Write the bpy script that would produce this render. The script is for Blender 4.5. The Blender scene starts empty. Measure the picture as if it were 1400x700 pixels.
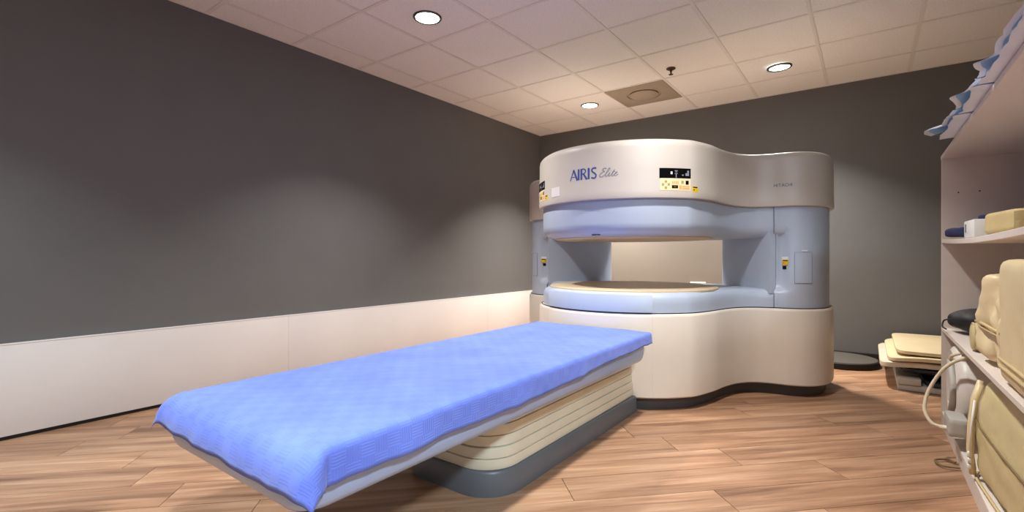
import bpy, bmesh, math, random
from math import sin, cos, pi, sqrt, radians
from mathutils import Vector, Matrix, noise
random.seed(4)
S = bpy.context.scene
COL = S.collection

# ------------------------------------------------------------------ camera
ALPHA = math.atan(487/663)
cam_d = bpy.data.cameras.new('camera'); cam = bpy.data.objects.new('camera', cam_d); COL.objects.link(cam)
cam_d.sensor_width = 36; cam_d.lens = 663/1400*36; cam_d.clip_start = .02
cam.location = (0, 0, .96); cam.rotation_euler = (pi/2, 0, ALPHA)
S.camera = cam

# ------------------------------------------------------------------ world, exposure, lamp list
w = bpy.data.worlds.new('world'); S.world = w; w.use_nodes = True
w.node_tree.nodes['Background'].inputs[0].default_value = (.5, .55, .6, 1)
w.node_tree.nodes['Background'].inputs[1].default_value = .02
S.view_settings.view_transform = 'Standard'; S.view_settings.look = 'None'
S.view_settings.gamma = 1; S.view_settings.use_curve_mapping = False
S.view_settings.exposure = 1.36
WARM = (1.0, .95, .89); NEUT = (.99, .98, .97); SOFT = (.84, .93, 1.0); COOL = (.72, .88, 1.0)
LAMPS = [  # x, y, watts, colour, label
    (-2.46, 2.36, 11.2, NEUT, 'round recessed ceiling downlight nearest the dark grey left wall'),
    (-2.46, 4.79, 27, WARM, 'small round ceiling downlight in front of the square air vent'),
    (-.625, 4.79, 14, WARM, 'round ceiling downlight with a loose trim ring near the back wall'),
    (-.625, 2.36, 10.3, NEUT, 'round ceiling downlight above the floor right of the table'),
    (-2.46, -.08, 9.6, SOFT, 'round ceiling downlight behind the camera close to the left wall'),
    (-.625, -.08, 14, SOFT, 'round ceiling downlight behind the camera near the room centre'),
]
FILL_PANEL = (1.2, -.08, 45, COOL)  # unseen fixture added to supply the cool light from the camera side
LAMP_SPREAD = radians(102)

# ------------------------------------------------------------------ materials
def lin(c):
    return tuple(((v/255)/12.92 if v/255 <= .04045 else ((v/255+.055)/1.055)**2.4) for v in c)
def mat(name, rgb, rough=.5, var=.06, scale=6, bump=0., bscale=200, metal=0., spec=.5, emit=0.):
    m = bpy.data.materials.new(name); m.use_nodes = True
    nt = m.node_tree; b = nt.nodes['Principled BSDF']
    c = lin(rgb)
    b.inputs['Roughness'].default_value = rough; b.inputs['Metallic'].default_value = metal
    b.inputs['Specular IOR Level'].default_value = spec
    tc = nt.nodes.new('ShaderNodeTexCoord')
    n = nt.nodes.new('ShaderNodeTexNoise'); n.inputs['Scale'].default_value = scale; n.inputs['Detail'].default_value = 4
    nt.links.new(tc.outputs['Object'], n.inputs['Vector'])
    r = nt.nodes.new('ShaderNodeValToRGB')
    r.color_ramp.elements[0].position = .3; r.color_ramp.elements[1].position = .7
    r.color_ramp.elements[0].color = (*[v*(1-var) for v in c], 1); r.color_ramp.elements[1].color = (*[min(1, v*(1+var)) for v in c], 1)
    nt.links.new(n.outputs['Fac'], r.inputs['Fac']); nt.links.new(r.outputs['Color'], b.inputs['Base Color'])
    if bump:
        n2 = nt.nodes.new('ShaderNodeTexNoise'); n2.inputs['Scale'].default_value = bscale; n2.inputs['Detail'].default_value = 3
        nt.links.new(tc.outputs['Object'], n2.inputs['Vector'])
        bp = nt.nodes.new('ShaderNodeBump'); bp.inputs['Strength'].default_value = bump; bp.inputs['Distance'].default_value = .01
        nt.links.new(n2.outputs['Fac'], bp.inputs['Height']); nt.links.new(bp.outputs['Normal'], b.inputs['Normal'])
    if emit:
        b.inputs['Emission Color'].default_value = (*c, 1); b.inputs['Emission Strength'].default_value = emit
    return m

def wood_mat():
    m = bpy.data.materials.new('wood_planks'); m.use_nodes = True
    nt = m.node_tree; N = nt.nodes; L = nt.links; b = N['Principled BSDF']
    tc = N.new('ShaderNodeTexCoord'); oi = N.new('ShaderNodeObjectInfo')
    mul = N.new('ShaderNodeMath'); mul.operation = 'MULTIPLY'; mul.inputs[1].default_value = 57.
    L.new(oi.outputs['Random'], mul.inputs[0])
    cx = N.new('ShaderNodeCombineXYZ'); L.new(mul.outputs[0], cx.inputs[0]); L.new(mul.outputs[0], cx.inputs[1]); L.new(mul.outputs[0], cx.inputs[2])
    add = N.new('ShaderNodeVectorMath'); add.operation = 'ADD'; L.new(tc.outputs['Object'], add.inputs[0]); L.new(cx.outputs[0], add.inputs[1])
    def stretched(sx, sy, detail, dist=0.):
        mp = N.new('ShaderNodeMapping'); mp.inputs['Scale'].default_value = (sx, sy, 1); L.new(add.outputs[0], mp.inputs['Vector'])
        n = N.new('ShaderNodeTexNoise'); n.inputs['Scale'].default_value = 1; n.inputs['Detail'].default_value = detail
        n.inputs['Roughness'].default_value = .6; n.inputs['Distortion'].default_value = dist
        L.new(mp.outputs[0], n.inputs['Vector']); return n
    a = stretched(1.1, 13, 6, .6); g = stretched(3.5, 90, 3); k = stretched(1.6, 26, 2, .3)
    r = N.new('ShaderNodeValToRGB'); e = r.color_ramp.elements
    e[0].position = .26; e[0].color = (*lin((112, 80, 58)), 1); e[1].position = .74; e[1].color = (*lin((196, 160, 128)), 1)
    x = r.color_ramp.elements.new(.5); x.color = (*lin((166, 126, 96)), 1)
    L.new(a.outputs['Fac'], r.inputs['Fac'])
    r2 = N.new('ShaderNodeValToRGB'); r2.color_ramp.elements[0].color = (.80, .78, .76, 1); r2.color_ramp.elements[1].color = (1.08, 1.07, 1.06, 1)
    r2.color_ramp.elements[0].position = .3; r2.color_ramp.elements[1].position = .65
    L.new(g.outputs['Fac'], r2.inputs['Fac'])
    mx = N.new('ShaderNodeMix'); mx.data_type = 'RGBA'; mx.blend_type = 'MULTIPLY'; mx.inputs[0].default_value = 1
    L.new(r.outputs['Color'], mx.inputs[6]); L.new(r2.outputs['Color'], mx.inputs[7])
    r3 = N.new('ShaderNodeValToRGB'); r3.color_ramp.elements[0].color = (.55, .5, .46, 1); r3.color_ramp.elements[1].color = (1, 1, 1, 1)
    r3.color_ramp.elements[0].position = .24; r3.color_ramp.elements[1].position = .36
    L.new(k.outputs['Fac'], r3.inputs['Fac'])
    mx2 = N.new('ShaderNodeMix'); mx2.data_type = 'RGBA'; mx2.blend_type = 'MULTIPLY'; mx2.inputs[0].default_value = .8
    L.new(mx.outputs[2], mx2.inputs[6]); L.new(r3.outputs['Color'], mx2.inputs[7])
    hv = N.new('ShaderNodeHueSaturation')
    mr = N.new('ShaderNodeMapRange'); mr.inputs[3].default_value = .86; mr.inputs[4].default_value = 1.1
    L.new(oi.outputs['Random'], mr.inputs[0]); L.new(mr.outputs[0], hv.inputs['Value'])
    L.new(mx2.outputs[2], hv.inputs['Color']); L.new(hv.outputs[0], b.inputs['Base Color'])
    b.inputs['Roughness'].default_value = .42
    bp = N.new('ShaderNodeBump'); bp.inputs['Strength'].default_value = .12; bp.inputs['Distance'].default_value = .002
    L.new(g.outputs['Fac'], bp.inputs['Height']); L.new(bp.outputs[0], b.inputs['Normal'])
    return m

def sheet_mat():
    m = bpy.data.materials.new('blue_sheet_weave'); m.use_nodes = True
    nt = m.node_tree; N = nt.nodes; L = nt.links; b = N['Principled BSDF']
    uv = N.new('ShaderNodeUVMap'); uv.uv_map = 'UVMap'
    ck = N.new('ShaderNodeTexChecker'); ck.inputs['Scale'].default_value = 1/.042
    L.new(uv.outputs[0], ck.inputs['Vector'])
    w1 = N.new('ShaderNodeTexWave'); w1.bands_direction = 'X'; w1.inputs['Scale'].default_value = 40
    w2 = N.new('ShaderNodeTexWave'); w2.bands_direction = 'Y'; w2.inputs['Scale'].default_value = 40
    for q in (w1, w2): L.new(uv.outputs[0], q.inputs['Vector'])
    mx = N.new('ShaderNodeMix'); mx.data_type = 'FLOAT'
    L.new(ck.outputs['Fac'], mx.inputs[0]); L.new(w1.outputs['Fac'], mx.inputs[2]); L.new(w2.outputs['Fac'], mx.inputs[3])
    n = N.new('ShaderNodeTexNoise'); n.inputs['Scale'].default_value = 5; n.inputs['Detail'].default_value = 5
    L.new(uv.outputs[0], n.inputs['Vector'])
    r = N.new('ShaderNodeValToRGB'); r.color_ramp.elements[0].position = .3; r.color_ramp.elements[1].position = .7
    r.color_ramp.elements[0].color = (*lin((96, 116, 208)), 1); r.color_ramp.elements[1].color = (*lin((110, 132, 222)), 1)
    L.new(n.outputs['Fac'], r.inputs['Fac'])
    ckm = N.new('ShaderNodeMix'); ckm.data_type = 'RGBA'; ckm.blend_type = 'MULTIPLY'
    ckm.inputs[7].default_value = (.935, .935, .965, 1)
    L.new(ck.outputs['Fac'], ckm.inputs[0]); L.new(r.outputs['Color'], ckm.inputs[6])
    L.new(ckm.outputs[2], b.inputs['Base Color'])
    b.inputs['Roughness'].default_value = .85; b.inputs['Specular IOR Level'].default_value = .2
    b.inputs['Sheen Weight'].default_value = .25; b.inputs['Sheen Tint'].default_value = (.8, .85, 1, 1)
    bp = N.new('ShaderNodeBump'); bp.inputs['Strength'].default_value = .16; bp.inputs['Distance'].default_value = .002
    L.new(mx.outputs[0], bp.inputs['Height']); L.new(bp.outputs[0], b.inputs['Normal'])
    return m

M = dict(
    wall=mat('grey_wall_paint', (104, 103, 102), .75, .03, 3, .05, 300),
    wainscot=mat('white_laminate_wainscot', (226, 219, 214), .45, .03, 2),
    black=mat('black_rubber', (18, 18, 20), .6, .1),
    ceiling=mat('ceiling_backing', (120, 112, 104), .9),
    tile=mat('mineral_fibre_tile', (246, 240, 234), .95, .07, 95, .35, 260),
    gridbar=mat('white_ceiling_grid', (236, 228, 220), .5, .02),
    trimring=mat('dark_lamp_trim', (96, 90, 78), .35, .05, metal=.6),
    lens=mat('lamp_lens', (240, 252, 255), .3, 0, emit=9),
    ventm=mat('painted_vent_plate', (168, 152, 134), .6, .03),
    brass=mat('sprinkler_bronze', (80, 58, 40), .4, .1, metal=.7),
    wood=wood_mat(),
    subfloor=mat('floor_joint', (92, 62, 42), .8),
    cream=mat('cream_gelcoat', (198, 188, 177), .42, .015, 3),
    creamlow=mat('cream_gelcoat_base', (222, 210, 195), .42, .015, 3),
    blue=mat('pale_blue_plastic', (180, 190, 206), .4, .02, 3),
    beige=mat('beige_pole_face', (204, 184, 152), .5, .03),
    skirt=mat('charcoal_plinth', (70, 70, 74), .45, .05),
    tbase=mat('grey_table_plinth', (104, 108, 114), .38, .05),
    tray=mat('pale_grey_blue_tray', (166, 188, 228), .3, .02),
    bellows=mat('cream_vinyl_bellows', (232, 226, 204), .45, .05, 7),
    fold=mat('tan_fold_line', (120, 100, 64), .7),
    sheet=sheet_mat(),
    display=mat('black_display', (10, 10, 12), .15),
    ink=mat('logo_blue_ink', (58, 78, 142), .5, 0),
    greyink=mat('grey_ink', (128, 126, 138), .5, 0),
    amber=mat('amber_keypad', (232, 212, 168), .5, .02),
    orangekey=mat('orange_key', (226, 170, 104), .5, .02),
    olivekey=mat('olive_key', (168, 150, 92), .5, .02),
    yellow=mat('yellow_label', (226, 184, 40), .5, .03),
    white=mat('white_plastic', (232, 230, 224), .45, .02),
    paper=mat('white_nonwoven', (222, 226, 236), .8, .03, 10),
    padblue=mat('pale_blue_lining', (146, 192, 232), .8, .05, 10),
    shelf=mat('white_melamine', (218, 206, 194), .5, .03, 4),
    cushion=mat('cream_vinyl_cushion', (222, 202, 158), .42, .04, 5, .08, 60),
    cushion2=mat('khaki_vinyl_cushion', (206, 190, 142), .42, .04, 5, .08, 60),
    piping=mat('vinyl_piping', (198, 176, 128), .5, .04),
    foam=mat('cream_foam_pad', (220, 200, 160), .6, .05, 5, .1, 50),
    foam2=mat('pale_foam_base', (206, 192, 170), .6, .04),
    tan=mat('tan_foam', (196, 174, 122), .7, .06, 8, .15, 120),
    navy=mat('navy_cloth', (44, 52, 96), .85, .1, 12),
    charcoal=mat('charcoal_pad', (42, 46, 54), .6, .08),
    slate=mat('slate_pad', (66, 74, 86), .6, .06),
    greybox=mat('pale_grey_case', (182, 177, 168), .5, .04),
    coil=mat('grey_white_coil_shell', (216, 208, 198), .4, .03),
    cable=mat('cream_cable', (222, 208, 180), .45, .02),
    discm=mat('taupe_disc', (84, 79, 72), .6, .05),
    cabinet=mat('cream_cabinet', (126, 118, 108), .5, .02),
    seamgrey=mat('dark_groove', (112, 118, 134), .7),  # flat grey for the thin seam lines on the columns
)

# ------------------------------------------------------------------ mesh helpers
def link(o, parent=None):
    COL.objects.link(o)
    if parent is not None: o.parent = parent
    return o
def mesh(name, vs, fs, m, parent=None, smooth=False, fm=None):
    me = bpy.data.meshes.new(name); me.from_pydata([tuple(v) for v in vs], [], fs); me.update()
    for q in (m if isinstance(m, (list, tuple)) else [m]): me.materials.append(q)
    if fm:
        for p, i in zip(me.polygons, fm): p.material_index = i
    if smooth:
        for p in me.polygons: p.use_smooth = True
        if smooth != 'all': me.set_sharp_from_angle(angle=radians(40))
    return link(bpy.data.objects.new(name, me), parent)
def from_bm(name, bm, m, parent=None, smooth=False):
    me = bpy.data.meshes.new(name); bm.normal_update(); bm.to_mesh(me); bm.free()
    for q in (m if isinstance(m, (list, tuple)) else [m]): me.materials.append(q)
    if smooth:
        for p in me.polygons: p.use_smooth = True
        me.set_sharp_from_angle(angle=radians(40))
    return link(bpy.data.objects.new(name, me), parent)
def empty(name, loc, rz=0, parent=None):
    o = bpy.data.objects.new(name, None); o.empty_display_size = .1
    o.location = loc; o.rotation_euler = (0, 0, rz); return link(o, parent)
def tag(o, label=None, cat=None, group=None, kind=None):
    if label: o['label'] = label
    if cat: o['category'] = cat
    if group: o['group'] = group
    if kind: o['kind'] = kind
    return o
def box(name, x0, x1, y0, y1, z0, z1, m, parent=None, bev=0., seg=2):
    bm = bmesh.new(); bmesh.ops.create_cube(bm, size=1)
    for v in bm.verts:
        v.co = Vector((x0+(v.co.x+.5)*(x1-x0), y0+(v.co.y+.5)*(y1-y0), z0+(v.co.z+.5)*(z1-z0)))
    if bev: bmesh.ops.bevel(bm, geom=bm.edges[:], offset=bev, segments=seg, profile=.5, affect='EDGES')
    return from_bm(name, bm, m, parent, smooth=bool(bev))
def loft(name, rings, m, parent=None, cap=True, smooth=True, closed=True):
    n = len(rings[0]); vs = [p for r in rings for p in r]; fs = []
    for i in range(len(rings)-1):
        for j in range(n if closed else n-1):
            k = (j+1) % n
            fs.append((i*n+j, i*n+k, (i+1)*n+k, (i+1)*n+j))
    if cap: fs.append(tuple(range(n-1, -1, -1))); fs.append(tuple((len(rings)-1)*n+j for j in range(n)))
    return mesh(name, vs, fs, m, parent, smooth)
def tube_data(pts, r, n=8, closed=False):
    pts = [Vector(p) for p in pts]; vs = []; fs = []; up = Vector((0, 0, 1)); N = len(pts)
    prev = None
    for i, p in enumerate(pts):
        if closed: d = (pts[(i+1) % N]-pts[i-1]).normalized()
        else: d = (pts[min(i+1, N-1)]-pts[max(i-1, 0)]).normalized()
        a = prev if prev is not None else (up if abs(d.z) < .9 else Vector((1, 0, 0)))
        a = (a-d*a.dot(d)).normalized(); prev = a; b = d.cross(a)
        rr = r[i] if isinstance(r, (list, tuple)) else r
        for k in range(n):
            t = 2*pi*k/n; vs.append(p+a*(cos(t)*rr)+b*(sin(t)*rr))
    for i in range(N if closed else N-1):
        for k in range(n):
            k2 = (k+1) % n; j = (i+1) % N
            fs.append((i*n+k, i*n+k2, j*n+k2, j*n+k))
    if not closed: fs.append(tuple(range(n-1, -1, -1))); fs.append(tuple((N-1)*n+k for k in range(n)))
    return vs, fs
def tube(name, pts, r, m, parent=None, n=8, closed=False):
    vs, fs = tube_data(pts, r, n, closed); return mesh(name, vs, fs, m, parent, 'all')
def catmull(P, n=10, closed=False):
    P = [Vector(p) for p in P]; out = []; N = len(P)
    for i in range(N if closed else N-1):
        p0 = P[i-1] if (closed or i > 0) else P[0]*2-P[1]
        p1 = P[i]; p2 = P[(i+1) % N]
        p3 = P[(i+2) % N] if (closed or i+2 < N) else P[-1]*2-P[-2]
        for k in range(n):
            t = k/n
            out.append(.5*((2*p1)+(p2-p0)*t+(2*p0-5*p1+4*p2-p3)*t*t+(3*p1-p0-3*p2+p3)*t**3))
    if not closed: out.append(P[-1])
    return out
def lathe(name, prof, m, parent=None, n=48, cx=0, cy=0):
    rings = [[(cx+r*cos(2*pi*k/n), cy+r*sin(2*pi*k/n), z) for k in range(n)] for r, z in prof]
    return loft(name, rings, m, parent, cap=True, smooth=True)
def rrect(hx0, hx1, y0, y1, r, n=8):
    out = []
    for (cx, cy, a0) in ((hx1-r, y1-r, 0), (hx0+r, y1-r, 90), (hx0+r, y0+r, 180), (hx1-r, y0+r, 270)):
        for k in range(n+1):
            a = radians(a0+90*k/n); out.append((cx+r*cos(a), cy+r*sin(a)))
    return out
def superbox(name, hx, hy, hz, m, parent=None, k=7, n=14, amp=0., freq=6, seed=0, shape=None, flat=False):
    bm = bmesh.new(); bmesh.ops.create_cube(bm, size=2)
    bmesh.ops.subdivide_edges(bm, edges=bm.edges[:], cuts=n, use_grid_fill=True)
    for v in bm.verts:
        p = v.co; q = (abs(p.x)**k+abs(p.y)**k+abs(p.z)**k)**(1/k)
        p = p/q
        c = Vector((p.x*hx, p.y*hy, p.z*hz))
        if shape: c = shape(c, p)
        if amp:
            d = noise.noise((c+Vector((seed*3.7, seed*1.3, seed)))*freq)+.5*noise.noise((c+Vector((seed, 9, 2)))*freq*2.3)
            c = c+p.normalized()*d*amp
        if flat: c.z = max(c.z, -hz)
        v.co = c
    return from_bm(name, bm, m, parent, smooth=True)

# ------------------------------------------------------------------ room shell
XL, YB, XR, XF, YF, HC, YJ = -3.64, 5.61, .98, 2.2, -1.8, 2.61, 1.15
floor = tag(box('floor', XL-.1, XF+.1, YF-.1, YB+.1, -.12, -.006, M['subfloor']), 'diagonal brown wood-look plank floor', kind='structure')
tag(box('wall_left', XL-.12, XL, YF-.1, YB+.1, 0, HC+.12, M['wall']), 'plain dark grey painted left wall', kind='structure')
tag(box('wall_back', XL, XF, YB, YB+.12, 0, HC+.12, M['wall']), 'grey painted wall behind the scanner', kind='structure')
tag(box('wall_right', XR, XR+.12, YJ, YB, 0, HC+.12, M['wall']), 'grey wall behind the shelves', kind='structure')
tag(box('wall_return', XR+.12, XF, YJ, YJ+.12, 0, HC+.12, M['wall']), 'grey wall return of the entry bay', kind='structure')
tag(box('wall_bay', XF, XF+.12, YF, YJ+.12, 0, HC+.12, M['wall']), 'grey end wall of the entry bay', kind='structure')
tag(box('wall_front', XL, XF+.12, YF-.12, YF, 0, HC+.12, M['wall']), 'grey wall behind the camera', kind='structure')
tag(box('baseboard_back', XL, XR, YB-.012, YB, 0, .052, M['black'], bev=.003), 'black rubber baseboard along the back wall', kind='structure')

# planks, laid at 45 degrees, every plank its own object
PW, PL = .197, 1.22; P0 = 1.841; GAP = .0012
known = {0: .529, -1: 1.119, 1: 1.382, 2: 1.173}
def clip(poly):
    for (ax, s, lim) in ((0, 1, XL+.002), (0, -1, -(XF)), (1, 1, YF), (1, -1, -(YB-.013))):
        out = []
        for i in range(len(poly)):
            a, b = poly[i], poly[(i+1) % len(poly)]
            fa, fb = s*a[ax]-lim, s*b[ax]-lim
            if fa >= 0: out.append(a)
            if (fa >= 0) != (fb >= 0):
                t = fa/(fa-fb); out.append((a[0]+(b[0]-a[0])*t, a[1]+(b[1]-a[1])*t))
        poly = out
        if not poly: return poly
    return poly
r2 = sqrt(.5); full = None
rnd = random.Random(11)
for row in range(-26, 29):
    p0 = P0+row*PW
    off = known.get(row, rnd.uniform(0, PL))
    for k in range(-6, 7):
        q0 = off+k*PL
        loc = [(0+GAP, GAP), (PL-GAP, GAP), (PL-GAP, PW-GAP), (GAP, PW-GAP)]
        wld = [((q0+a)*r2-(p0+b)*r2, (q0+a)*r2+(p0+b)*r2) for a, b in loc]
        c = clip(wld)
        if len(c) < 3: continue
        if c[0][0] > XR and all(v[0] > XR+.05 and v[1] > YJ+.1 for v in c): continue
        whole = len(c) == 4 and all(abs(c[i][0]-wld[i][0])+abs(c[i][1]-wld[i][1]) < 1e-6 for i in range(4))
        if whole and full:
            o = bpy.data.objects.new('plank', full)
        else:
            lp = [((x+y)*r2-q0, (y-x)*r2-p0) for x, y in c]
            ar = sum(lp[i][0]*lp[(i+1) % len(lp)][1]-lp[(i+1) % len(lp)][0]*lp[i][1] for i in range(len(lp)))/2
            if abs(ar) < .002: continue
            n = len(lp); cx = sum(v[0] for v in lp)/n; cy = sum(v[1] for v in lp)/n
            ins = [(x+(cx-x)*.0016/max(.02, abs(cx-x)+abs(cy-y)), y+(cy-y)*.0016/max(.02, abs(cx-x)+abs(cy-y))) for x, y in lp]
            vs = [(x, y, -.006) for x, y in lp]+[(x, y, -.0008) for x, y in lp]+[(x, y, 0) for x, y in ins]
            fs = [tuple(range(2*n, 3*n))]
            for i in range(n):
                j = (i+1) % n
                fs += [(i, j, n+j, n+i), (n+i, n+j, 2*n+j, 2*n+i)]
            me = bpy.data.meshes.new('plank'); me.from_pydata(vs, [], fs); me.update(); me.materials.append(M['wood'])
            if whole: full = me
            o = bpy.data.objects.new('plank', me)
        o.location = (q0*r2-p0*r2, q0*r2+p0*r2, 0); o.rotation_euler = (0, 0, pi/4)
        link(o, floor)

# ceiling: slab, grid bars, tiles
ceil = tag(box('ceiling', XL-.1, XF+.1, YF-.1, YB+.1, HC+.03, HC+.1, M['ceiling']), 'white suspended ceiling of square tiles', kind='structure')
T = .6115; GX = -.318; GY = 5.10
gx = [GX+T*k for k in range(-5, 5)]; gx = [x for x in gx if XL+.03 < x < XF-.03]
gy = [GY-T*k for k in range(0, 12)]; gy = [y for y in gy if YF+.03 < y]
gy = sorted(gy)
BW = .012
for x in gx: box('grid_bar', x-BW, x+BW, YF, YB, HC, HC+.03, M['gridbar'], ceil)
xs = [XL]+gx+[XF]; ys = [YF]+gy+[YB]
for y in gy:
    for a, b in zip(xs[:-1], xs[1:]):
        pass
for y in gy: box('grid_bar', XL, XF, y-BW*.98, y+BW*.98, HC+.0008, HC+.03, M['gridbar'], ceil)
for nm, a in (('edge_angle', (XL, XL+.018, YF, YB)), ('edge_angle', (XL+.018, XF, YB-.018, YB))):
    box(nm, *a, HC-.0005, HC+.006, M['gridbar'], ceil)
vent_cell = (-1.85, 4.79); tcache = {}
for a, b in zip(xs[:-1], xs[1:]):
    for c, d in zip(ys[:-1], ys[1:]):
        cx, cy = (a+b)/2, (c+d)/2
        if abs(cx-vent_cell[0]) < .2 and abs(cy-vent_cell[1]) < .2: continue
        if cx > XR+.3 and cy > YJ+.3: continue
        wx, wy = b-a-.006, d-c-.006; key = (round(wx, 3), round(wy, 3))
        if key not in tcache:
            h0, h1 = wx/2, wy/2
            vs = [(sx*h0, sy*h1, .02) for sx, sy in ((-1, -1), (1, -1), (1, 1), (-1, 1))]+[(sx*h0, sy*h1, .006) for sx, sy in ((-1, -1), (1, -1), (1, 1), (-1, 1))]+[(sx*(h0-.016), sy*(h1-.016), .001) for sx, sy in ((-1, -1), (1, -1), (1, 1), (-1, 1))]
            fs = [(11, 10, 9, 8), (0, 1, 2, 3)]
            for i in range(4):
                j = (i+1) % 4; fs += [(i, 4+i, 4+j, j), (4+i, 8+i, 8+j, 4+j)]
            me = bpy.data.meshes.new('tile'); me.from_pydata(vs, [], fs); me.update(); me.materials.append(M['tile']); tcache[key] = me
        o = bpy.data.objects.new('tile', tcache[key]); o.location = (cx, cy, HC+.002); link(o, ceil)

# wainscot on the left wall: boards with a cap, standing clear of the floor
wains = tag(empty('trim_1', (XL, 0, 0)), 'low white laminate wainscot along the left wall', kind='structure')
ys_ = [YF, -.44, 2.0, 4.44, YB-.012]
for a, b in zip(ys_[:-1], ys_[1:]):
    box('panel', .001, .028, a+.0004, b-.0004, .022, .4938, M['wainscot'], wains, bev=.001)
box('cap', .001, .0285, YF, YB-.012, .494, .503, M['wainscot'], wains, bev=.003)
box('toe_gap', .001, .016, YF, YB-.013, .001, .022, M['black'], wains)

# ------------------------------------------------------------------ ceiling fittings
def downlight(x, y, wt, colr, label, loose=False):
    t = tag(empty('downlight', (x, y, HC)), label, 'ceiling light', 'recessed ceiling downlights')
    zt = -.004 if not loose else -.012
    prof = [(.078, zt+.012), (.098, zt+.012), (.099, zt+.004), (.094, zt-.002), (.084, zt-.003), (.079, zt+.002), (.078, zt+.012)]
    n = 48; rings = [[(r*cos(2*pi*k/n), r*sin(2*pi*k/n), z) for k in range(n)] for r, z in prof]
    tr = loft('trim_ring', rings, M['trimring'], t, cap=False)
    if loose:
        tr.rotation_euler = (0, radians(-2.2), radians(40))
        box('spring_clip', .086, .1, -.006, .006, -.014, .0, M['brass'], tr, bev=.002)
    lens = lathe('lens', [(.079, .0), (.079, -.004), (.06, -.007), (.02, -.009)], M['lens'], t, n=40)
    ld = bpy.data.lights.new('downlight_lamp', 'AREA'); ld.shape = 'DISK'; ld.size = .15; ld.energy = wt; ld.color = colr; ld.spread = LAMP_SPREAD
    lo = bpy.data.objects.new('lamp', ld); lo.location = (0, 0, -.0135 if not loose else -.018); link(lo, t)
    return t
for i, (x, y, wt, colr, lb) in enumerate(LAMPS): downlight(x, y, wt, colr, lb, loose=(i == 2))
px, py, pw, pc = FILL_PANEL
t = tag(empty('fill_panel_light', (px, py, HC)), 'added square cool white fill panel on the unseen ceiling behind the camera', 'ceiling light')
box('frame', -.2, .2, -.2, .2, -.02, .004, M['gridbar'], t, bev=.004)
box('diffuser', -.18, .18, -.18, .18, -.023, -.0195, M['lens'], t)
ld = bpy.data.lights.new('fill_panel_lamp', 'AREA'); ld.shape = 'SQUARE'; ld.size = .34; ld.energy = pw; ld.color = pc
o = bpy.data.objects.new('lamp', ld); o.location = (0, 0, -.026); link(o, t)

v = tag(empty('ceiling_vent', (-1.85, 4.794, HC)), 'square taupe ceiling air diffuser with a round dished centre', 'vent')
n = 40
def sq(k, h):
    a = 2*pi*k/n; c, s = cos(a), sin(a); q = max(abs(c), abs(s)); return (c/q*h, s/q*h)
rings = [[(*sq(k, .298), .01) for k in range(n)], [(*sq(k, .298), -.004) for k in range(n)], [(*sq(k, .285), -.006) for k in range(n)],
         [(.17*cos(2*pi*k/n), .17*sin(2*pi*k/n), -.004) for k in range(n)], [(.165*cos(2*pi*k/n), .165*sin(2*pi*k/n), .008) for k in range(n)]]
loft('face_plate', rings, M['ventm'], v)
lathe('dish', [(.14, .006), (.145, -.006), (.13, -.018), (.08, -.03), (.02, -.034)], M['ventm'], v, n=40)
sp = tag(empty('fire_sprinkler', (-1.40, 4.27, HC)), 'small bronze fire sprinkler head hanging from a ceiling tile', 'sprinkler')
lathe('escutcheon', [(.04, .002), (.04, -.003), (.03, -.01), (.014, -.012)], M['brass'], sp, n=24)
lathe('stem', [(.009, -.01), (.009, -.03), (.006, -.034), (.006, -.05)], M['brass'], sp, n=12)
lathe('deflector', [(.006, -.05), (.02, -.051), (.02, -.053), (.006, -.054)], M['brass'], sp, n=16)

# ------------------------------------------------------------------ MRI scanner
SX, SY = -1.45, 3.5
R = .69
half = [(R*sin(radians(a)), -R*cos(radians(a))) for a in (0, 10, 20, 30, 40, 50, 58)]
half += [(.643, -.19), (.678, -.02), (.728, .12), (.81, .215), (.91, .252), (1.02, .268), (1.115, .305), (1.19, .38), (1.238, .49), (1.25, .62),
         (1.245, .76), (1.215, .88), (1.14, .97), (1.03, 1.01), (.90, 1.0), (.78, .95), (.66, .86), (.52, .80), (.34, .78), (.16, .78)]
ctrl = half+[(0, .78)]+[(-x, y) for x, y in reversed(half[1:])]
OUT = [Vector((p.x, p.y)) for p in catmull([(x, y, 0) for x, y in ctrl], 6, True)]
NO = len(OUT)
NRM = []
for i in range(NO):
    d = (OUT[(i+1) % NO]-OUT[i-1]).normalized(); NRM.append(Vector((d.y, -d.x)))
ARC = [0.]
for i in range(1, NO): ARC.append(ARC[-1]+(OUT[i]-OUT[i-1]).length)
TOT = ARC[-1]+(OUT[0]-OUT[-1]).length
def sm(a, b, x):
    t = max(0, min(1, (x-a)/(b-a))); return t*t*(3-2*t)
def dip(p): return -.02*sm(-.25, .3, p.y)
def outline(off, z, dz=0.):
    return [(p.x+n.x*off, p.y+n.y*off, z+dz*dip(p)/.02*.02) for p, n in zip(OUT, NRM)]
def on_surf(s, off):
    s = s % TOT
    import bisect
    i = bisect.bisect_right(ARC, s)-1; a = ARC[i]; b = ARC[i+1] if i+1 < NO else TOT; t = (s-a)/(b-a); j = (i+1) % NO
    p = OUT[i].lerp(OUT[j], t); n = NRM[i].lerp(NRM[j], t).normalized(); return p+n*off
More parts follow.
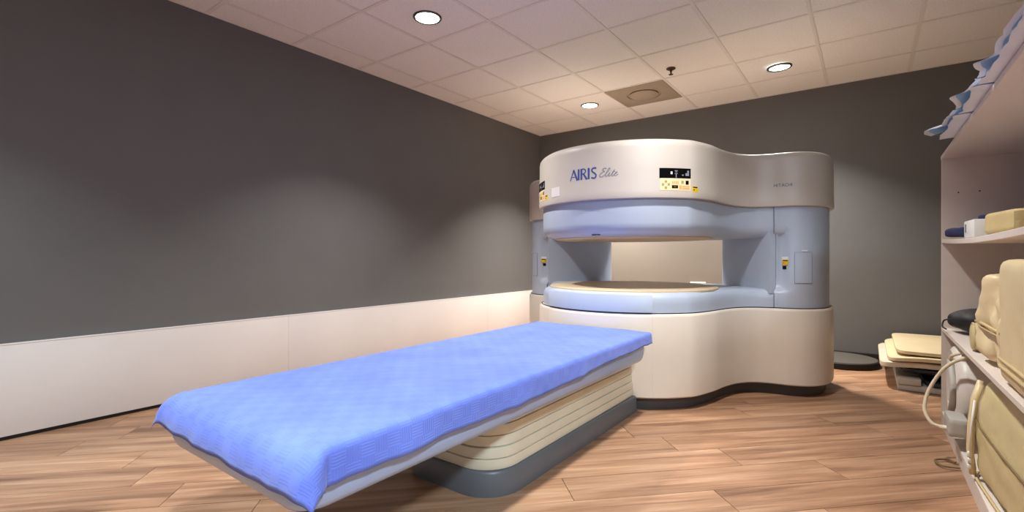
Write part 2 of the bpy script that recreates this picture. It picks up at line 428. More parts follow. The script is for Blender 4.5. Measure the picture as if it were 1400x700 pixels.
def patch(name, s0, s1, z0, z1, off, m, parent, th=.0015, nseg=8):
    front = [on_surf(s0+(s1-s0)*k/nseg, off) for k in range(nseg+1)]; back = [on_surf(s0+(s1-s0)*k/nseg, off-th-.001) for k in range(nseg+1)]
    rings = [[(p.x, p.y, z0) for p in back], [(p.x, p.y, z0) for p in front], [(p.x, p.y, z1) for p in front], [(p.x, p.y, z1) for p in back]]
    vs = [p for r in rings for p in r]; n = nseg+1; fs = []
    for i in range(3):
        for j in range(nseg): fs.append((i*n+j, i*n+j+1, (i+1)*n+j+1, (i+1)*n+j))
    fs += [(0, n, 2*n, 3*n), (n-1, 4*n-1, 3*n-1, 2*n-1)]
    return mesh(name, vs, fs, m, parent, True)
def s_of_theta(deg): return R*radians(deg)
def s_of_x(x):   # lobe front, x to the right
    best = min(range(NO), key=lambda i: abs(OUT[i].x-x)+(10 if OUT[i].y > .5 else 0)); return ARC[best] if x > 0 else ARC[best]-TOT

mri = tag(empty('mri_scanner', (SX, SY, 0)), 'large cream and pale blue open MRI scanner with two side columns', 'scanner')
loft('plinth', [outline(-.05, 0), outline(-.05, .09)], M['skirt'], mri)
base = loft('base_cover', [outline(-.03, .078), outline(-.008, .078), outline(0, .086), outline(0, .34), outline(0, .58), outline(-.006, .594), outline(-.018, .602), outline(-.06, .604)], M['creamlow'], mri)
for sg in (-1, 1): patch('dock_panel_seam', sg*s_of_theta(33.3)-.0006, sg*s_of_theta(33.3)+.0006, .1, .585, .0003, M['foam2'], base, nseg=2)
lo = []
for z, o in ((.598, -.03), (.604, -.03), (.66, -.03), (.69, -.033), (.71, -.042), (.722, -.056), (.729, -.078), (.731, -.11)):
    lo.append(outline(o, z))
lower = loft('lower_pole', lo, M['blue'], mri)
# sharp-edged docking face at the front
th = 33.3; ns = 30; RD = R-.005
ring = [(RD*sin(radians(-th+2*th*k/ns)), -RD*cos(radians(-th+2*th*k/ns))) for k in range(ns+1)]+[((RD-.1)*sin(radians(th-2*th*k/ns)), -(RD-.1)*cos(radians(th-2*th*k/ns))) for k in range(ns+1)]
loft('docking_face', [[(x, y, .609) for x, y in ring], [(x, y, .715) for x, y in ring], [(x*.992, y*.992, .722) for x, y in ring]], M['blue'], lower)
patch('gap_shade_strip', -2.1, 2.1, .600, .606, -.014, M['black'], lower, nseg=120)  # black strip paints the shade line between base cover and lower pole
lathe('pole_face', [(.615, .725), (.615, .735), (.60, .741), (.3, .743), (.05, .743)], M['beige'], lower, n=72)
up = []
for z, o in ((1.088, -.15), (1.09, -.105), (1.098, -.072), (1.115, -.048), (1.14, -.034), (1.17, -.028), (1.30, -.028), (1.335, -.028)):
    up.append(outline(o, z))
upper = loft('upper_pole', up, M['blue'], mri)
lathe('pole_face', [(.05, 1.079), (.55, 1.079), (.572, 1.083), (.575, 1.095)], M['beige'], upper, n=72)
patch('sensor_slot', s_of_theta(-1), s_of_theta(4.5), 1.095, 1.101, -.062, M['display'], upper, nseg=4)
cov = []
for z, o in ((1.332, -.06), (1.322, -.03), (1.318, -.008), (1.322, .0), (1.335, .003), (1.37, .001), (1.5, 0), (1.64, -.001), (1.664, -.006), (1.68, -.016), (1.69, -.032), (1.694, -.06), (1.695, -.12)):
    cov.append(outline(o, z, 1))
cover = loft('upper_cover', cov, M['cream'], mri)

# inner pillars with angled faces and outer columns
def pillar(sg):
    P = [(.93, .30), (.90, .272), (.52, .622), (.50, .66), (.50, .74), (.56, .78), (.93, .80)]
    P = [(x*sg, y) for x, y in P]
    if sg > 0: P = P[::-1]
    return loft('inner_pillar', [[(x, y, z) for x, y in P] for z in (.70, 1.13)], M['blue'], mri)
def column(sg):
    idx = [i for i in range(NO) if OUT[i].x > .925 and i < NO//2+2]
    arc = [(OUT[i].x+NRM[i].x*-.026, OUT[i].y+NRM[i].y*-.026) for i in idx]
    f0 = (.925, OUT[idx[0]].y-.004+.026); b0 = (.925, arc[-1][1])
    poly = [f0, (.945, f0[1]+.001)]+arc+[b0]
    rings = []
    for z, k in ((.60, 0), (.70, 0), (.715, .15), (.735, .6), (.76, .9), (.80, 1), (.9, 1), (1.0, 1), (1.06, 1), (1.1, .8), (1.13, .45), (1.17, .12), (1.2, 0), (1.32, 0)):
        r = []
        for x, y in poly:
            yy = y+(.05*k*(1-sm(.95, 1.05, x)) if y < .5 else 0)
            r.append((x*sg, yy, z))
        rings.append(r if sg > 0 else r[::-1])
    c = loft('side_column', rings, M['blue'], mri)
    sc = s_of_x(.985*sg)
    return c, sc
for sg in (1, -1):
    pillar(sg); c, sc = column(sg)
    OFC = -.0235
    # grey seam between column and pole band, access door, labels
    sm_s = s_of_x(.925*sg)
    for z0, z1 in ((.606, .705), (1.115, 1.3)): patch('seam', sm_s-.0025, sm_s+.0025, z0, z1, -.0185, M['seamgrey'], c, nseg=2)
    a0, a1 = (s_of_x(1.06), s_of_x(1.06)+.125) if sg > 0 else (s_of_x(-1.06)-.125, s_of_x(-1.06))
    d = patch('access_door', a0, a1, .775, .985, OFC+.0008, M['blue'], c)
    for q in (a0, a1): patch('seam', q-.001, q+.001, .775, .985, OFC+.0012, M['seamgrey'], c, nseg=2)
    for z in (.775, .985): patch('seam', a0, a1, z-.001, z+.001, OFC+.0012, M['seamgrey'], c, nseg=4)
    patch('white_sticker', a0+sg*.05-(.02 if sg < 0 else 0), a0+sg*.05+.04-(.02 if sg < 0 else 0), .992, 1.0, OFC+.001, M['white'], c, nseg=3)
    # warning labels lie on the concave fillet of the column
    def fil(x0, x1, z0, z1, m, nm, e):
        ys_f = []
        for x in (x0, x1):
            i = min((i for i in range(NO//2) if OUT[i].y < .5), key=lambda i: abs(OUT[i].x-x))
            ys_f.append(OUT[i].y+.026+.05*(1-sm(.95, 1.05, x))-.002-e)
        vs = [(x0*sg, ys_f[0], z0), (x1*sg, ys_f[1], z0), (x1*sg, ys_f[1], z1), (x0*sg, ys_f[0], z1)]
        vs += [(a, b+.004, cc) for a, b, cc in vs]
        fs = [(0, 1, 2, 3), (7, 6, 5, 4), (0, 4, 5, 1), (1, 5, 6, 2), (2, 6, 7, 3), (3, 7, 4, 0)]
        if sg < 0: fs = [f[::-1] for f in fs]
        return mesh(nm, vs, fs, m, c)
    fil(.966, 1.008, .935, .955, M['white'], 'white_label', .001)
    fil(.968, 1.008, .898, .935, M['yellow'], 'warning_label', .001)
    fil(.972, 1.004, .925, .932, M['display'], 'warning_print', .0018)
    fil(.974, .984, .908, .914, M['display'], 'warning_print', .0018)
    fil(.970, .995, .868, .892, M['display'], 'black_label', .001)

# control panels (front right and front left of the top cover)
def control_panel(d0, d1, mirror=False):
    s0, s1 = s_of_theta(d0), s_of_theta(d1); W = s1-s0
    def P(nm, u0, u1, v0, v1, off, m, nseg=4):
        return patch(nm, s0+u0*W, s0+u1*W, 1.365+v0*.135, 1.365+v1*.135, off, m, cover, nseg=nseg)
    P('keypad', 0, 1, 0, .56, .0025, M['amber'], 8)
    P('display_window', -.02, 1, .56, 1.02, .003, M['display'], 8)
    # display symbols
    P('display_symbol', .33, .39, .74, .86, .0036, M['white'], 2)
    P('display_symbol', .46, .56, .88, .92, .0036, M['greyink'], 2)
    P('display_symbol', .485, .535, .83, .86, .0036, M['greyink'], 2)
    P('display_symbol', .46, .56, .76, .79, .0036, M['greyink'], 2)
    P('display_symbol', .495, .525, .58, .76, .0036, M['greyink'], 2)
    P('display_symbol', .70, .76, .68, .74, .0036, M['greyink'], 2)
    P('display_symbol', .82, .94, .68, .80, .0036, M['greyink'], 2)
    P('display_symbol', .88, .94, .80, .92, .0036, M['greyink'], 2)
    # keys
    for (u, vv) in ((.18, .40), (.09, .27), (.27, .27), (.18, .12)): P('arrow_key', u-.035, u+.035, vv-.055, vv+.055, .0034, M['olivekey'], 2)
    for u in (.38, .44, .50, .55): P('key', u, u+.04, .30, .42, .0034, M['orangekey'], 2)
    P('key', .68, .76, .32, .45, .0034, M['olivekey'], 2)
    P('black_key', .83, .93, .28, .46, .0034, M['display'], 2)
    P('black_key', .37, .57, .10, .24, .0034, M['display'], 2)
    P('key_print', .43, .51, .165, .175, .0039, M['orangekey'], 2)
    P('key', .61, .70, .06, .24, .0034, M['orangekey'], 2)
    P('key', .72, .96, .06, .14, .0034, M['orangekey'], 2)
    P('key', .72, .96, .17, .22, .0034, M['orangekey'], 2)
    P('warning_label', 1.06, 1.30, -.05, .22, .002, M['yellow'], 3)
    P('warning_print', 1.09, 1.27, .15, .20, .0026, M['display'], 2)
    P('warning_print', 1.11, 1.15, .03, .08, .0026, M['display'], 2)
control_panel(37, 53.7); control_panel(-54.5, -38.5)
patch('white_plate', s_of_theta(-28.5), s_of_theta(-20.5), 1.368, 1.432, .003, M['wainscot'], cover)

# lettering wrapped on the cover
def wrap(name, polys, s0, z0, off, m, th=.0008):
    vs = []; fs = []
    for poly in polys:
        n = len(poly); b = len(vs)
        for x, y in poly: p = on_surf(s0+x, off); vs.append((p.x, p.y, z0+y))
        for x, y in poly: p = on_surf(s0+x, off-th-.0012); vs.append((p.x, p.y, z0+y))
        ar = sum(poly[i][0]*poly[(i+1) % n][1]-poly[(i+1) % n][0]*poly[i][1] for i in range(n))
        f = list(range(b, b+n)); fs.append(tuple(f if ar > 0 else f[::-1]))
        for i in range(n):
            j = (i+1) % n; q = (b+i, b+n+i, b+n+j, b+j); fs.append(q if ar > 0 else q[::-1])
    return mesh(name, vs, fs, m, cover)
def ribbon(pts, w0, w1=None):
    """stroke with varying width -> list of quads"""
    w1 = w0 if w1 is None else w1; out = []; n = len(pts); L = []; Rr = []
    for i, p in enumerate(pts):
        a = pts[max(i-1, 0)]; b = pts[min(i+1, n-1)]; dx, dy = b[0]-a[0], b[1]-a[1]; l = math.hypot(dx, dy) or 1
        wd = (w0+(w1-w0)*i/(n-1))/2; L.append((p[0]-dy/l*wd, p[1]+dx/l*wd)); Rr.append((p[0]+dy/l*wd, p[1]-dx/l*wd))
    for i in range(n-1): out.append([Rr[i], Rr[i+1], L[i+1], L[i]])
    return out
def curve2(P, n=6): return [(p.x, p.y) for p in catmull([(x, y, 0) for x, y in P], n)]
h = .072
letters = {
    'A': ribbon([(0, 0), (.40, 1)], .085, .11)+ribbon([(.38, 1.0), (.80, 0)], .16, .20)+ribbon([(.16, .33), (.62, .33)], .07),
    'I': ribbon([(.10, 0), (.10, .5), (.10, 1)], .19),
    'R': ribbon([(.10, 0), (.10, 1)], .19)+ribbon(curve2([(.1, .955), (.38, .95), (.54, .75), (.38, .55), (.1, .52)]), .10, .10)+ribbon([(.30, .54), (.66, 0)], .15, .19),
    'S': ribbon(curve2([(.52, .90), (.36, .96), (.14, .86), (.14, .66), (.34, .50), (.50, .32), (.46, .12), (.28, .04), (.05, .12)]), .13, .13),
}
adv = {'A': .84, 'I': .30, 'R': .74, 'S': .62}
s = s_of_theta(-12.0); x = 0; scale = (s_of_theta(4.6)-s)/(.84+.30+.74+.30+.58)
for ch in 'AIRIS':
    wrap('logo_letter', [[(px*scale, py*h) for px, py in q] for q in letters[ch]], s+x*scale, 1.455, .0012, M['ink']); x += adv[ch]
E_ = [curve2([(.36, .98), (.30, 1.08), (.12, 1.0), (.12, .80), (.28, .66), (.20, .60), (.02, .42), (-.06, .16), (.06, .0), (.24, .06), (.38, .26)]),
      curve2([(.38, .26), (.56, .60), (.66, .98), (.58, 1.04), (.46, .6), (.42, .10), (.50, .02), (.62, .2)]),
      curve2([(.62, .2), (.74, .48), (.68, .12), (.74, .02), (.86, .2)]),
      curve2([(.86, .2), (1.04, .82), (.92, .12), (.98, .02), (1.10, .2)]),
      curve2([(1.10, .2), (1.24, .34), (1.28, .48), (1.18, .46), (1.12, .16), (1.22, .02), (1.40, .22)]),
      [(.90, .56), (1.10, .58)], [(.77, .66), (.79, .72)]]
se = s_of_theta(6.3); ke = (s_of_theta(15.6)-se)/1.36
polys = []
for st in E_: polys += ribbon([(px*ke+py*.012, py*.05) for px, py in st], .0042)
wrap('logo_script', polys, se, 1.462, .0012, M['greyink'])
hh = .02; st_ = {'H': [[(0, 0), (0, 1)], [(.8, 0), (.8, 1)], [(0, .5), (.8, .5)]], 'I': [[(0, 0), (0, 1)]], 'T': [[(.4, 0), (.4, 1)], [(0, 1), (.8, 1)]],
      'A': [[(0, 0), (.45, 1)], [(.45, 1), (.9, 0)], [(.2, .35), (.7, .35)]], 'C': [curve2([(.8, .85), (.5, 1), (.1, .8), (.0, .5), (.1, .2), (.5, 0), (.8, .15)])]}
ad = {'H': 1.15, 'I': .38, 'T': 1.1, 'A': 1.2, 'C': 1.1}
s = s_of_x(.925); x = 0; polys = []; k = .125/7.1
for ch in 'HITACHI':
    for st in st_[ch]: polys += ribbon([((x+px)*k, py*hh) for px, py in st], .0042)
    x += ad[ch]
wrap('maker_lettering', polys, s, 1.434, .0012, M['greyink'])

# cream cabinet behind the scanner, seen through the gap
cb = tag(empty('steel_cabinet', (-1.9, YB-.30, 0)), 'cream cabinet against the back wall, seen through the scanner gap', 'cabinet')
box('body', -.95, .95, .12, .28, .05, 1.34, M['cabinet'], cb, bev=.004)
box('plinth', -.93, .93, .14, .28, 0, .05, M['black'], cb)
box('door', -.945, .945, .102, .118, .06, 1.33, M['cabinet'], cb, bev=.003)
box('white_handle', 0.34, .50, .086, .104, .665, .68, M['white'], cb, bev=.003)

# ------------------------------------------------------------------ patient table
TX = -1.435
tab = tag(empty('patient_table', (TX, 1.7, 0)), 'long patient table on a grey plinth with cream bellows, docked at the scanner', 'table')
def ringz(x, y0, y1, r, z):
    lim = lambda px: SY-sqrt(max(0, (R+.006)**2-(TX+px-SX)**2))-.002
    pts = []
    for (cx, a0) in ((-x+r, 180), (x-r, 270)):
        for k in range(9):
            a = radians(a0+90*k/8); pts.append((cx+r*cos(a), y0+r+r*sin(a)))
    for k in range(13):
        px = x-2*x*k/12; pts.append((px, lim(px)))
    return [(px, py-1.7, z) for px, py in pts]
loft('plinth', [ringz(.283, 1.455, 2.87, .17, 0), ringz(.283, 1.455, 2.87, .17, .006), ringz(.28, 1.458, 2.87, .17, .088), ringz(.274, 1.464, 2.866, .165, .096), ringz(.25, 1.48, 2.86, .15, .098)], M['tbase'], tab)
bl = None
NB = 6; z0, z1 = .097, .37
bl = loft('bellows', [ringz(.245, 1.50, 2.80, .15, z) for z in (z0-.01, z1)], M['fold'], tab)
for i in range(NB):
    a = z0+(z1-z0)*i/NB; b = z0+(z1-z0)*(i+1)/NB; hz = b-a
    rr = []
    for t, o in ((.02, -.005), (.05, .003), (.5, .005), (.93, .003), (.96, -.005)):
        sag = .004*sin(i*2.1+t)
        rr.append(ringz(.252+o+sag*.4+.006*(1-i/NB), 1.492-o-sag-.012*(1-i/NB), 2.80, .155, a+hz*t))
    loft('pleat', rr, M['bellows'], bl)
TYA, TYB = .594, 2.775
tr = []
for z, ins, end in ((.336, .10, .10), (.338, .07, .07), (.343, .045, .045), (.352, .026, .026), (.366, .013, .013), (.39, .004, .004), (.43, .001, .0), (.446, 0, .004), (.462, 0, .016), (.478, 0, .035), (.488, .002, .055), (.496, .012, .085)):
    tr.append([(px, py-1.7, z) for px, py in rrect(-.385+ins*.6, .385-ins*.6, TYA+end, TYB-ins*.1, .06, 8)])
tray = loft('tray', tr, M['tray'], tab)
box('end_bumper', .30, .384, TYB-.012-1.7, TYB+.012-1.7, .43, .49, M['white'], tray, bev=.006)
box('end_bumper', -.384, -.30, TYB-.012-1.7, TYB+.012-1.7, .43, .49, M['white'], tray, bev=.006)
loft('mattress', [[(px, py-1.7, z) for px, py in rrect(-.372+i, .372-i, TYA+.09+i, TYB-.01-i, .05, 8)] for z, i in ((.494, 0), (.5, 0), (.507, .006), (.508, .02))], M['charcoal'], tab)

# blue sheet, draped
HW = .392; YA, YBs = .662, 2.775
NU, NV = 90, 200
hangR, hangL, hangN = .104, .085, .135
vs = []; uvs = []
u0, u1 = -HW-hangL, HW+hangR; v0, v1 = YA-hangN, YBs+.012
for j in range(NV+1):
    for i in range(NU+1):
        u = u0+(u1-u0)*i/NU; v_ = v0+(v1-v0)*j/NV
        fy = (v_-YA)/(YBs-YA)
        if i == NU: pass
        # ragged hems
        wob = .012*noise.noise(Vector((v_*5, 3.1, 0)))+.008*noise.noise(Vector((v_*13, 1.1, 0)))
        uu = u
        if u > HW: uu = HW+(u-HW)*(1-.30*sm(.35, 1, fy)+wob*6)
        if u < -HW: uu = -HW+(u+HW)*(1+wob*4)
        vv = v_
        if v_ < YA: vv = YA+(v_-YA)*(1+.9*(.014*noise.noise(Vector((u*4, 7.3, 0)))+.006*noise.noise(Vector((u*11, 2.3, 0))))*10)
        cxx = max(-HW, min(HW, uu)); cyy = max(YA, min(YBs+.02, vv))
        ox, oy = uu-cxx, vv-cyy; Ld = math.hypot(ox, oy)
        zt = .5105+.0022*noise.noise(Vector((u*7, v_*5, .3)))+.0008*noise.noise(Vector((u*20, v_*16, 5)))
        zt += .0016*sin(v_*330+3*noise.noise(Vector((u*5, v_*6, 1))))*(1-sm(YA-.02, YA+.06, v_))
        if Ld > 1e-6:
            dx, dy = ox/Ld, oy/Ld; rr = .016+.054*(abs(oy)/Ld)**2; ang = min(pi/2, Ld/rr)
            out = rr*sin(ang); dn = rr*(1-cos(ang))+max(0, Ld-rr*pi/2)
            flare = max(0, Ld-.02)
            along = v_ if abs(ox) > abs(oy) else u
            rip = .006*noise.noise(Vector((along*6, 0, 2.2)))+.003*noise.noise(Vector((along*17, 4, dn*6)))
            fl = .03 if abs(ox) > abs(oy) else .06
            corner = min(abs(ox), abs(oy))/max(1e-6, max(abs(ox), abs(oy)))
            out += flare*(fl+(.45 if ox < 0 else .05)*corner)+rip*min(1, flare*14)*(1-corner)
            out = max(out, .002+.006*min(1, Ld*60))
            p = (cxx+dx*out, cyy+dy*out, zt-dn*(.985-.05*corner))
        else: p = (cxx, cyy, zt)
        sk = .05*sm(.55, 1, fy)*(-u/HW)*.0
        vs.append((p[0], p[1]+sk, p[2])); uvs.append((u, v_))
fs = [(j*(NU+1)+i, j*(NU+1)+i+1, (j+1)*(NU+1)+i+1, (j+1)*(NU+1)+i) for j in range(NV) for i in range(NU)]
bs = mesh('bed_sheet', vs, fs, M['sheet'], None, 'all')
bs.location = (TX, 0, 0)
uvl = bs.data.uv_layers.new(name='UVMap')
for l in bs.data.loops: uvl.data[l.index].uv = uvs[l.vertex_index]
md = bs.modifiers.new('thickness', 'SOLIDIFY'); md.thickness = .0012; md.offset = 1
tag(bs, 'blue waffle-weave cotton sheet draped over the patient table', 'sheet')

# ------------------------------------------------------------------ shelving on the right
FX, SYF, SYN, SD = .331, 3.63, 1.2, .62
sh = tag(empty('shelf_unit', (FX, SYF, 0)), 'tall open white shelf unit along the right wall', 'shelves')
box('side_panel', 0, SD, -.018, 0, 0, 1.52, M['shelf'], sh, bev=.0015)
box('side_panel', 0, SD, SYN-SYF, SYN-SYF+.018, 0, 1.52, M['shelf'], sh, bev=.0015)
box('top_board', -.002, SD, SYN-SYF, 0, 1.50, 1.521, M['shelf'], sh, bev=.0015)
box('back_panel', SD, SD+.008, SYN-SYF, 0, 0, 1.52, M['shelf'], sh)
def board(z, th, sag, y0=SYN-SYF+.018, y1=-.018):
    n = 24; rings = []
    for i in range(n+1):
        y = y0+(y1-y0)*i/n; t = i/n; zz = z-sag*4*t*(1-t)
        rings.append([(0.0015, y, zz-th), (0, y, zz-th+.0015), (0, y, zz-.0015), (.0015, y, zz), (SD, y, zz), (SD, y, zz-th)])
    return loft('shelf_board', rings, M['shelf'], sh)
board(1.055, .022, .022); board(.562, .02, .0); board(.092, .02, 0)
box('toe_board', .006, .02, SYN-SYF+.018, -.018, 0, .072, M['shelf'], sh)
for dx in (.07, .155): lathe('screw_head', [(.004, 0), (.004, .0015), (.001, .002)], M['brass'], sh, n=8).matrix_local = Matrix.Translation((dx, -.018, 1.31+(.002 if dx > .1 else 0))) @ Matrix.Rotation(pi/2, 4, 'X')

ZT, ZU, ZM, ZB = 1.521, 1.035, .562, .092   # standing heights
# folded underpads lying on the top board, their front edges gaping over the shelf edge
def underpad(y0, y1, seed, reach, bumps, label):
    t = tag(empty('disposable_underpad', (FX, (y0+y1)/2, ZT)), label, 'underpad', 'disposable underpads on the shelf top')
    n, mm = 44, 22; back = .30
    def sheet(name, rf, zf, mats, hem):
        top = []
        for j in range(mm+1):
            for i in range(n+1):
                y = y0+(y1-y0)*i/n; r = rf(y); f = j/mm
                x = back-(back+r)*f; top.append(Vector((x, y-(y0+y1)/2, zf(y, x, r))))
        bot = [p-Vector((0, 0, .0016)) for p in top]; N = n+1; nb = len(top); fs = []; fm = []
        for j in range(mm):
            for i in range(n):
                q = (j*N+i, (j+1)*N+i, (j+1)*N+i+1, j*N+i+1)
                if y1 > y0: q = q[::-1]
                edge = j >= mm-1
                fs.append(q[::-1]); fm.append(0); fs.append(tuple(nb+k for k in q)); fm.append(0 if (edge and hem) else 1)
        o = mesh(name, top+bot, fs, mats, t, 'all', fm)
        return o
    def bump(y): return sum(a*math.exp(-((y-c)/w_)**2) for c, w_, a in bumps)
    def wv(y): return .012*noise.noise(Vector((y*9, seed*2.7, 0)))+.006*noise.noise(Vector((y*23, seed, 3)))
    def low_z(y, x, r):
        e = max(0, -x); return .004-e*e*1.2+.5*wv(y)*min(1, e*20)+(.004*noise.noise(Vector((x*14, y*11, seed))) if x > 0 else 0)*min(1, abs(x)*10)+.003
    def up_z(y, x, r):
        e = max(0, -x); g = .022+.5*bump(y); k = min(1, max(0, (.16-x)/.16))
        return .010+g*sin(k*pi*.62)+.6*wv(y)*min(1, e*20)-e*e*2.0
    sheet('lower_layer', lambda y: max(.004, reach+wv(y)), low_z, [M['paper'], M['paper']], False)
    sheet('upper_layer', lambda y: max(.006, reach+.006+wv(y+.3)+bump(y)), up_z, [M['paper'], M['padblue']], True)
    return t
underpad(3.12, 2.62, 1, .055, [(3.03, .09, .055), (2.80, .06, .008)], 'white and blue disposable underpad drooping off the shelf top, farthest of the three')
underpad(2.60, 2.22, 2, .045, [(2.42, .06, .032)], 'crumpled white disposable underpad gaping open on a blue lining, middle of the three')
underpad(2.20, 1.55, 3, .036, [(2.06, .05, .028), (1.75, .1, .004)], 'white disposable underpad with a thin blue fold on the shelf top, nearest of the three')

# upper shelf
def cloth_roll(name, x, y, z, hx, hy, hz, m, label, cat, rz=0, k=4, amp=.012, seed=1):
    o = superbox(name, hx, hy, hz, m, None, k=k, n=10, amp=amp, freq=9, seed=seed); o.location = (x, y, z+hz+.004); o.rotation_euler = (0, 0, rz); return tag(o, label, cat)
cloth_roll('folded_cloth', .43, 3.34, ZU+.02, .09, .20, .022, M['navy'], 'navy blue folded cloth lying flat on the upper shelf', 'cloth', .1)
cloth_roll('rolled_cloth', .50, 3.22, ZU+.078, .07, .12, .02, M['navy'], 'navy blue cloth roll lying on top of the flat folded cloth', 'cloth', -.1, seed=5)
wb = tag(empty('white_carton', (.40, 2.86, ZU+.004), .05), 'small white box beside the blue cloths on the upper shelf', 'box')
box('body', -.05, .07, -.09, .09, 0.001, .075, M['white'], wb, bev=.004)
box('slot', -.052, -.049, .045, .06, .025, .06, M['greyink'], wb)
tf = superbox('foam_block', .10, .15, .042, M['tan'], None, k=9, n=8, amp=.004, freq=8, seed=3); tf.location = (.485, 2.55, ZU+.052); tf.rotation_euler = (0, 0, .12)
tag(tf, 'tan foam positioning block on the upper shelf', 'foam block')
gb = superbox('foam_wedge', .08, .11, .045, M['greybox'], None, k=9, n=6); gb.location = (.68, 2.62, ZU+.052)
tag(gb, 'small greyish block behind the tan foam on the upper shelf', 'foam block')
hc = tag(empty('head_coil', (.70, 2.93, ZU+.002)), 'grey coil housing with a white label at the photo right edge of the upper shelf', 'coil')
o = superbox('housing', .14, .15, .16, M['coil'], hc, k=5, n=10); o.location = (0, 0, .162)
box('label_plate', -.146, -.138, -.06, .06, .22, .28, M['white'], hc, bev=.002)
kn = lathe('knob', [(.028, 0), (.03, .012), (.022, .024), (.01, .026)], M['black'], hc, n=20); kn.matrix_local = Matrix.Translation((-.136, .02, .13)) @ Matrix.Rotation(-pi/2, 4, 'Y')

# middle shelf
def pouch():
    t = tag(empty('black_pouch', (.50, 3.40, ZM), .25), 'soft black zipped pouch at the far end of the middle shelf', 'pouch')
    def shp(c, p): return Vector((c.x, c.y, c.z*(1-.35*abs(p.x)**2)))
    o = superbox('body', .15, .13, .055, M['black'], t, k=4, n=12, amp=.014, freq=8, seed=2, shape=shp); o.location = (0, 0, .062)
    tube('drawstring', catmull([(-.14, .03, .07), (-.17, .05, .06), (-.185, .03, .03), (-.18, .0, .02)], 5), .004, M['black'], t, n=6)
pouch()
def cushion(name, label, loc, rz, hx, hy, hz, m, seed, amp, k=7, seams=(), shape=None, group=None):
    t = tag(empty(name, loc, rz), label, 'cushion', group)
    b = superbox('cover', hx, hy, hz, m, t, k=k, n=20, amp=amp, freq=7, seed=seed, shape=shape, flat=True); b.location = (0, 0, hz+.004)
    for z in seams:
        pts = [(x*1.004, y*1.004, 2*hz*z) for x, y in [(hx*abs(cos(a))**(2/k)*(1 if cos(a) > 0 else -1), hy*abs(sin(a))**(2/k)*(1 if sin(a) > 0 else -1)) for a in [2*pi*i/64 for i in range(64)]]]
        tube('piping', pts, .005, M['piping'], t, n=6, closed=True)
    return t
big = cushion('vinyl_cushion', 'large cream vinyl cushion standing nearest on the middle shelf', (.515, 1.965, ZM), .0, .182, .205, .192, M['cushion'], 3, .005, 14, (.14, .2))
def crump(c, p):
    t = (p.z+1)/2
    return Vector((c.x*(1-.12*t)+.02*sin(c.y*40+c.z*18)*t, c.y*(1-.18*t**2), c.z+.012*sin(c.x*30)*t))
cr = cushion('vinyl_cushion', 'crumpled cream vinyl cushion strapped behind the large one on the middle shelf', (.515, 2.405, ZM), .02, .172, .205, .158, M['cushion'], 8, .034, 7, (.42,), crump)
tube('strap', [(-.171, -.2, .145), (-.176, 0, .15), (-.171, .2, .145)], .006, M['piping'], cr, n=6)
rl = tag(empty('foam_roll', (.432, 2.78, ZM), 0), 'small cream vinyl roll between the black pouch and the cushions', 'bolster')
n = 24
rings = [[(x, rr*cos(2*pi*k/n)*(1+.04*sin(3*2*pi*k/n)), .062+rr*sin(2*pi*k/n)) for k in range(n)] for x, rr in ((-.085, .02), (-.084, .045), (-.075, .057), (-.04, .06), (.1, .06), (.2, .058), (.21, .03))]
loft('body', [r[::-1] for r in rings], M['cushion2'], rl)
tube('piping', [(-.078, .055*cos(2*pi*k/20), .062+.055*sin(2*pi*k/20)) for k in range(20)], .004, M['piping'], rl, n=6, closed=True)

# lower shelf: zipped cushion
def slope(c, p):
    return Vector((c.x+.05*max(0, p.z)*.5, c.y, c.z))
zc = cushion('zipped_cushion', 'large khaki vinyl cushion with a zip edge on the bottom shelf', (.56, 2.31, ZB), .06, .21, .36, .20, M['cushion2'], 12, .011, 8, (.03,), slope)
tube('seam', [(-.213, -.36, .205), (-.216, -.1, .215), (-.214, .2, .23), (-.206, .3, .24)], .003, M['fold'], zc, n=6)
zy = .285
tube('zip_tape', [(-.215, zy, .02), (-.222, zy, .1), (-.218, zy+.005, .2), (-.208, zy+.01, .3), (-.19, zy+.012, .37)], .011, M['cushion'], zc, n=8)
tube('zip_tape', [(-.205, zy+.055, .02), (-.214, zy+.055, .1), (-.21, zy+.058, .2), (-.2, zy+.06, .3), (-.18, zy+.06, .375)], .011, M['cushion'], zc, n=8)
tube('zip_teeth', [(-.226, zy-.018, .09), (-.223, zy-.016, .2), (-.212, zy-.012, .31)], .004, M['white'], zc, n=6)
for zz in (.05, .075, .1): superbox('zip_pull', .006, .008, .009, M['white'], zc, k=4, n=3).location = (-.228, zy-.012, zz)

# body coil ring with connector and cable
co = tag(empty('receiver_coil', (.335, 3.23, ZB)), 'grey-white ring-shaped body coil standing at the far end of the bottom shelf', 'coil')
n = 56; ro, ri = .215, .135
def ringp(r, x): return [(x, r*cos(2*pi*k/n), .217+r*sin(2*pi*k/n)*.98) for k in range(n)]
loft('ring_shell', [r[::-1] for r in [ringp(ri, .02), ringp(ri+.012, .004), ringp(ri+.03, 0), ringp(ro-.03, -.004), ringp(ro-.01, .008), ringp(ro, .035), ringp(ro, .28), ringp(ri, .28), ringp(ri, .02)]], M['coil'], co, cap=False)
superbox('connector', .035, .085, .042, M['greybox'], co, k=9, n=6).location = (-.012, -.245, .10)
tube('handle', [(-.012+.0*k, -.06-.10*sin(pi*k/12)*1.0, .10+.26*k/12) for k in range(13)], .014, M['greybox'], co, n=10)
for (a, b) in ((.10, .17), (.12, .135)): tube('print_mark', [(-.006, .05, a), (-.006, .09, a+.01)], .0025, M['white'], co, n=5)
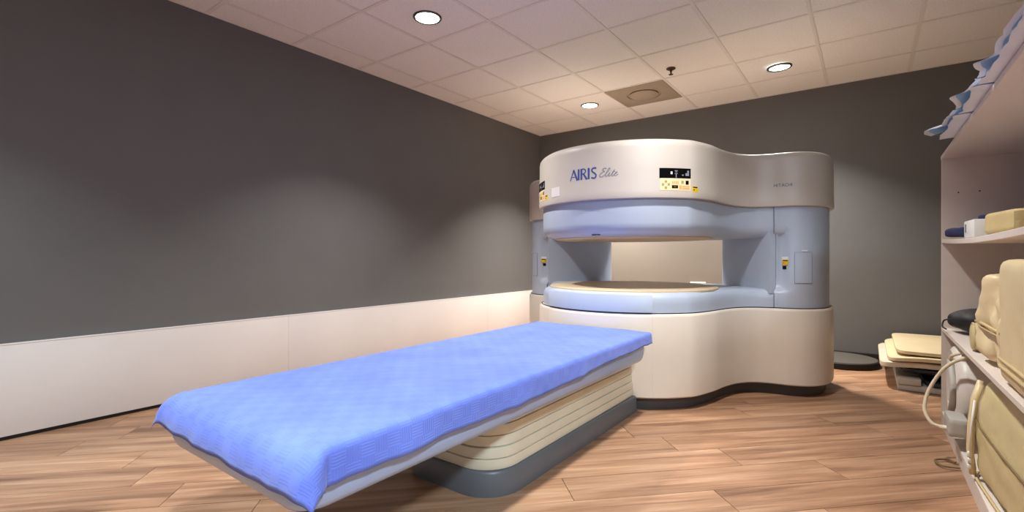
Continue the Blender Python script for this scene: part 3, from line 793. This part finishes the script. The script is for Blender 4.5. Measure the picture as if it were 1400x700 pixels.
cp = catmull([(.43, 2.98, .515), (.36, 2.99, .50), (.29, 3.02, .44), (.235, 3.03, .33), (.215, 3.01, .24), (.235, 2.985, .185), (.27, 2.975, .172), (.295, 2.97, .172)], 8)
off = Vector((.335, 3.23, ZB))
cab = tube('cable', [Vector(p)-off for p in cp], .0075, M['cable'], co, n=10); cab['label'] = 'cream cable looping out in front of the shelf'
tube('strain_relief', [Vector(p)-off for p in ((.265, 2.976, .172), (.29, 2.971, .172), (.302, 2.968, .172))], [.009, .012, .012], M['cable'], cab, n=10)
tube('cable', [p-off for p in catmull([(.47, 3.02, .53), (.40, 3.05, .525), (.33, 3.10, .49), (.32, 3.16, .46)], 6)], .007, M['cable'], co, n=8)
tag(tube('power_cord', catmull([(.33, 2.93, .012), (.27, 2.92, .012), (.25, 2.98, .012), (.29, 3.02, .012), (.325, 3.0, .012)], 6), .0045, M['fold'], None, n=8), 'short brown loop of cord on the floor in front of the bottom shelf', 'cord')

# ------------------------------------------------------------------ floor items by the back wall
dk = tag(empty('round_platform', (-.215, 5.235, 0)), 'flat round taupe disc with a black rim on the floor by the back wall', 'platform')
lathe('rim', [(.29, .002), (.30, .006), (.30, .05), (.295, .054), (.28, .055)], M['black'], dk, n=56)
lathe('top_face', [(.284, .05), (.284, .0565), (.27, .0575), (.05, .0575)], M['discm'], dk, n=56)

def pad(name, x0, x1, y0, y1, z0, z1, m, label, cat='pad', k=12, amp=.0012, seed=0, group=None, bend=0., rz=0., droop=0.):
    hx, hy, hz = (x1-x0)/2, (y1-y0)/2, (z1-z0)/2
    def shp(c, p):
        return Vector((c.x, c.y, c.z+bend*(p.x*p.x)-droop*max(0, -p.x-.35)**2+.004*sin(c.y*9)))
    o = superbox(name, hx, hy, hz, m, None, k=k, n=14, amp=amp, freq=5, seed=seed, shape=shp)
    o.location = ((x0+x1)/2, (y0+y1)/2, (z0+z1)/2); o.rotation_euler = (0, 0, rz)
    return tag(o, label, cat, group)
G = 'positioning pads stacked on the floor'
gc = tag(empty('flat_case', (.17, 4.44, 0)), 'pale grey flat case at the bottom of the pad stack', 'case')
box('body', 0, .70, 0, .9, .002, .045, M['greybox'], gc, bev=.006)
box('end_block', .0, .13, -.01, .12, .0455, .092, M['greybox'], gc, bev=.006)
pad('charcoal_pad', .32, .90, 4.42, 5.40, .050, .076, M['charcoal'], 'thin black pad resting on the grey case', 'pad', seed=1, group=G)
pad('slate_pad', .175, .88, 4.59, 5.45, .098, .128, M['slate'], 'slate blue-grey pad in the middle of the stack', 'pad', seed=2, group=G)
pad('black_pad', .20, .90, 4.45, 5.46, .134, .158, M['charcoal'], 'black pad directly beneath the cream pads', 'pad', seed=9, group=G)
pad('cream_pad', .07, .90, 4.43, 5.48, .164, .208, M['foam2'], 'pale cream pad jutting out furthest to the left of the stack', 'pad', seed=3, group=G, droop=.05)
pad('cream_pad', .115, .90, 4.41, 5.50, .214, .247, M['foam'], 'creased cream vinyl pad second from the top of the stack', 'pad', seed=4, group=G, droop=.05)
pad('cream_pad', .165, .92, 4.44, 5.52, .253, .283, M['foam'], 'flat cream vinyl pad on the very top of the stack', 'pad', seed=5, group=G)
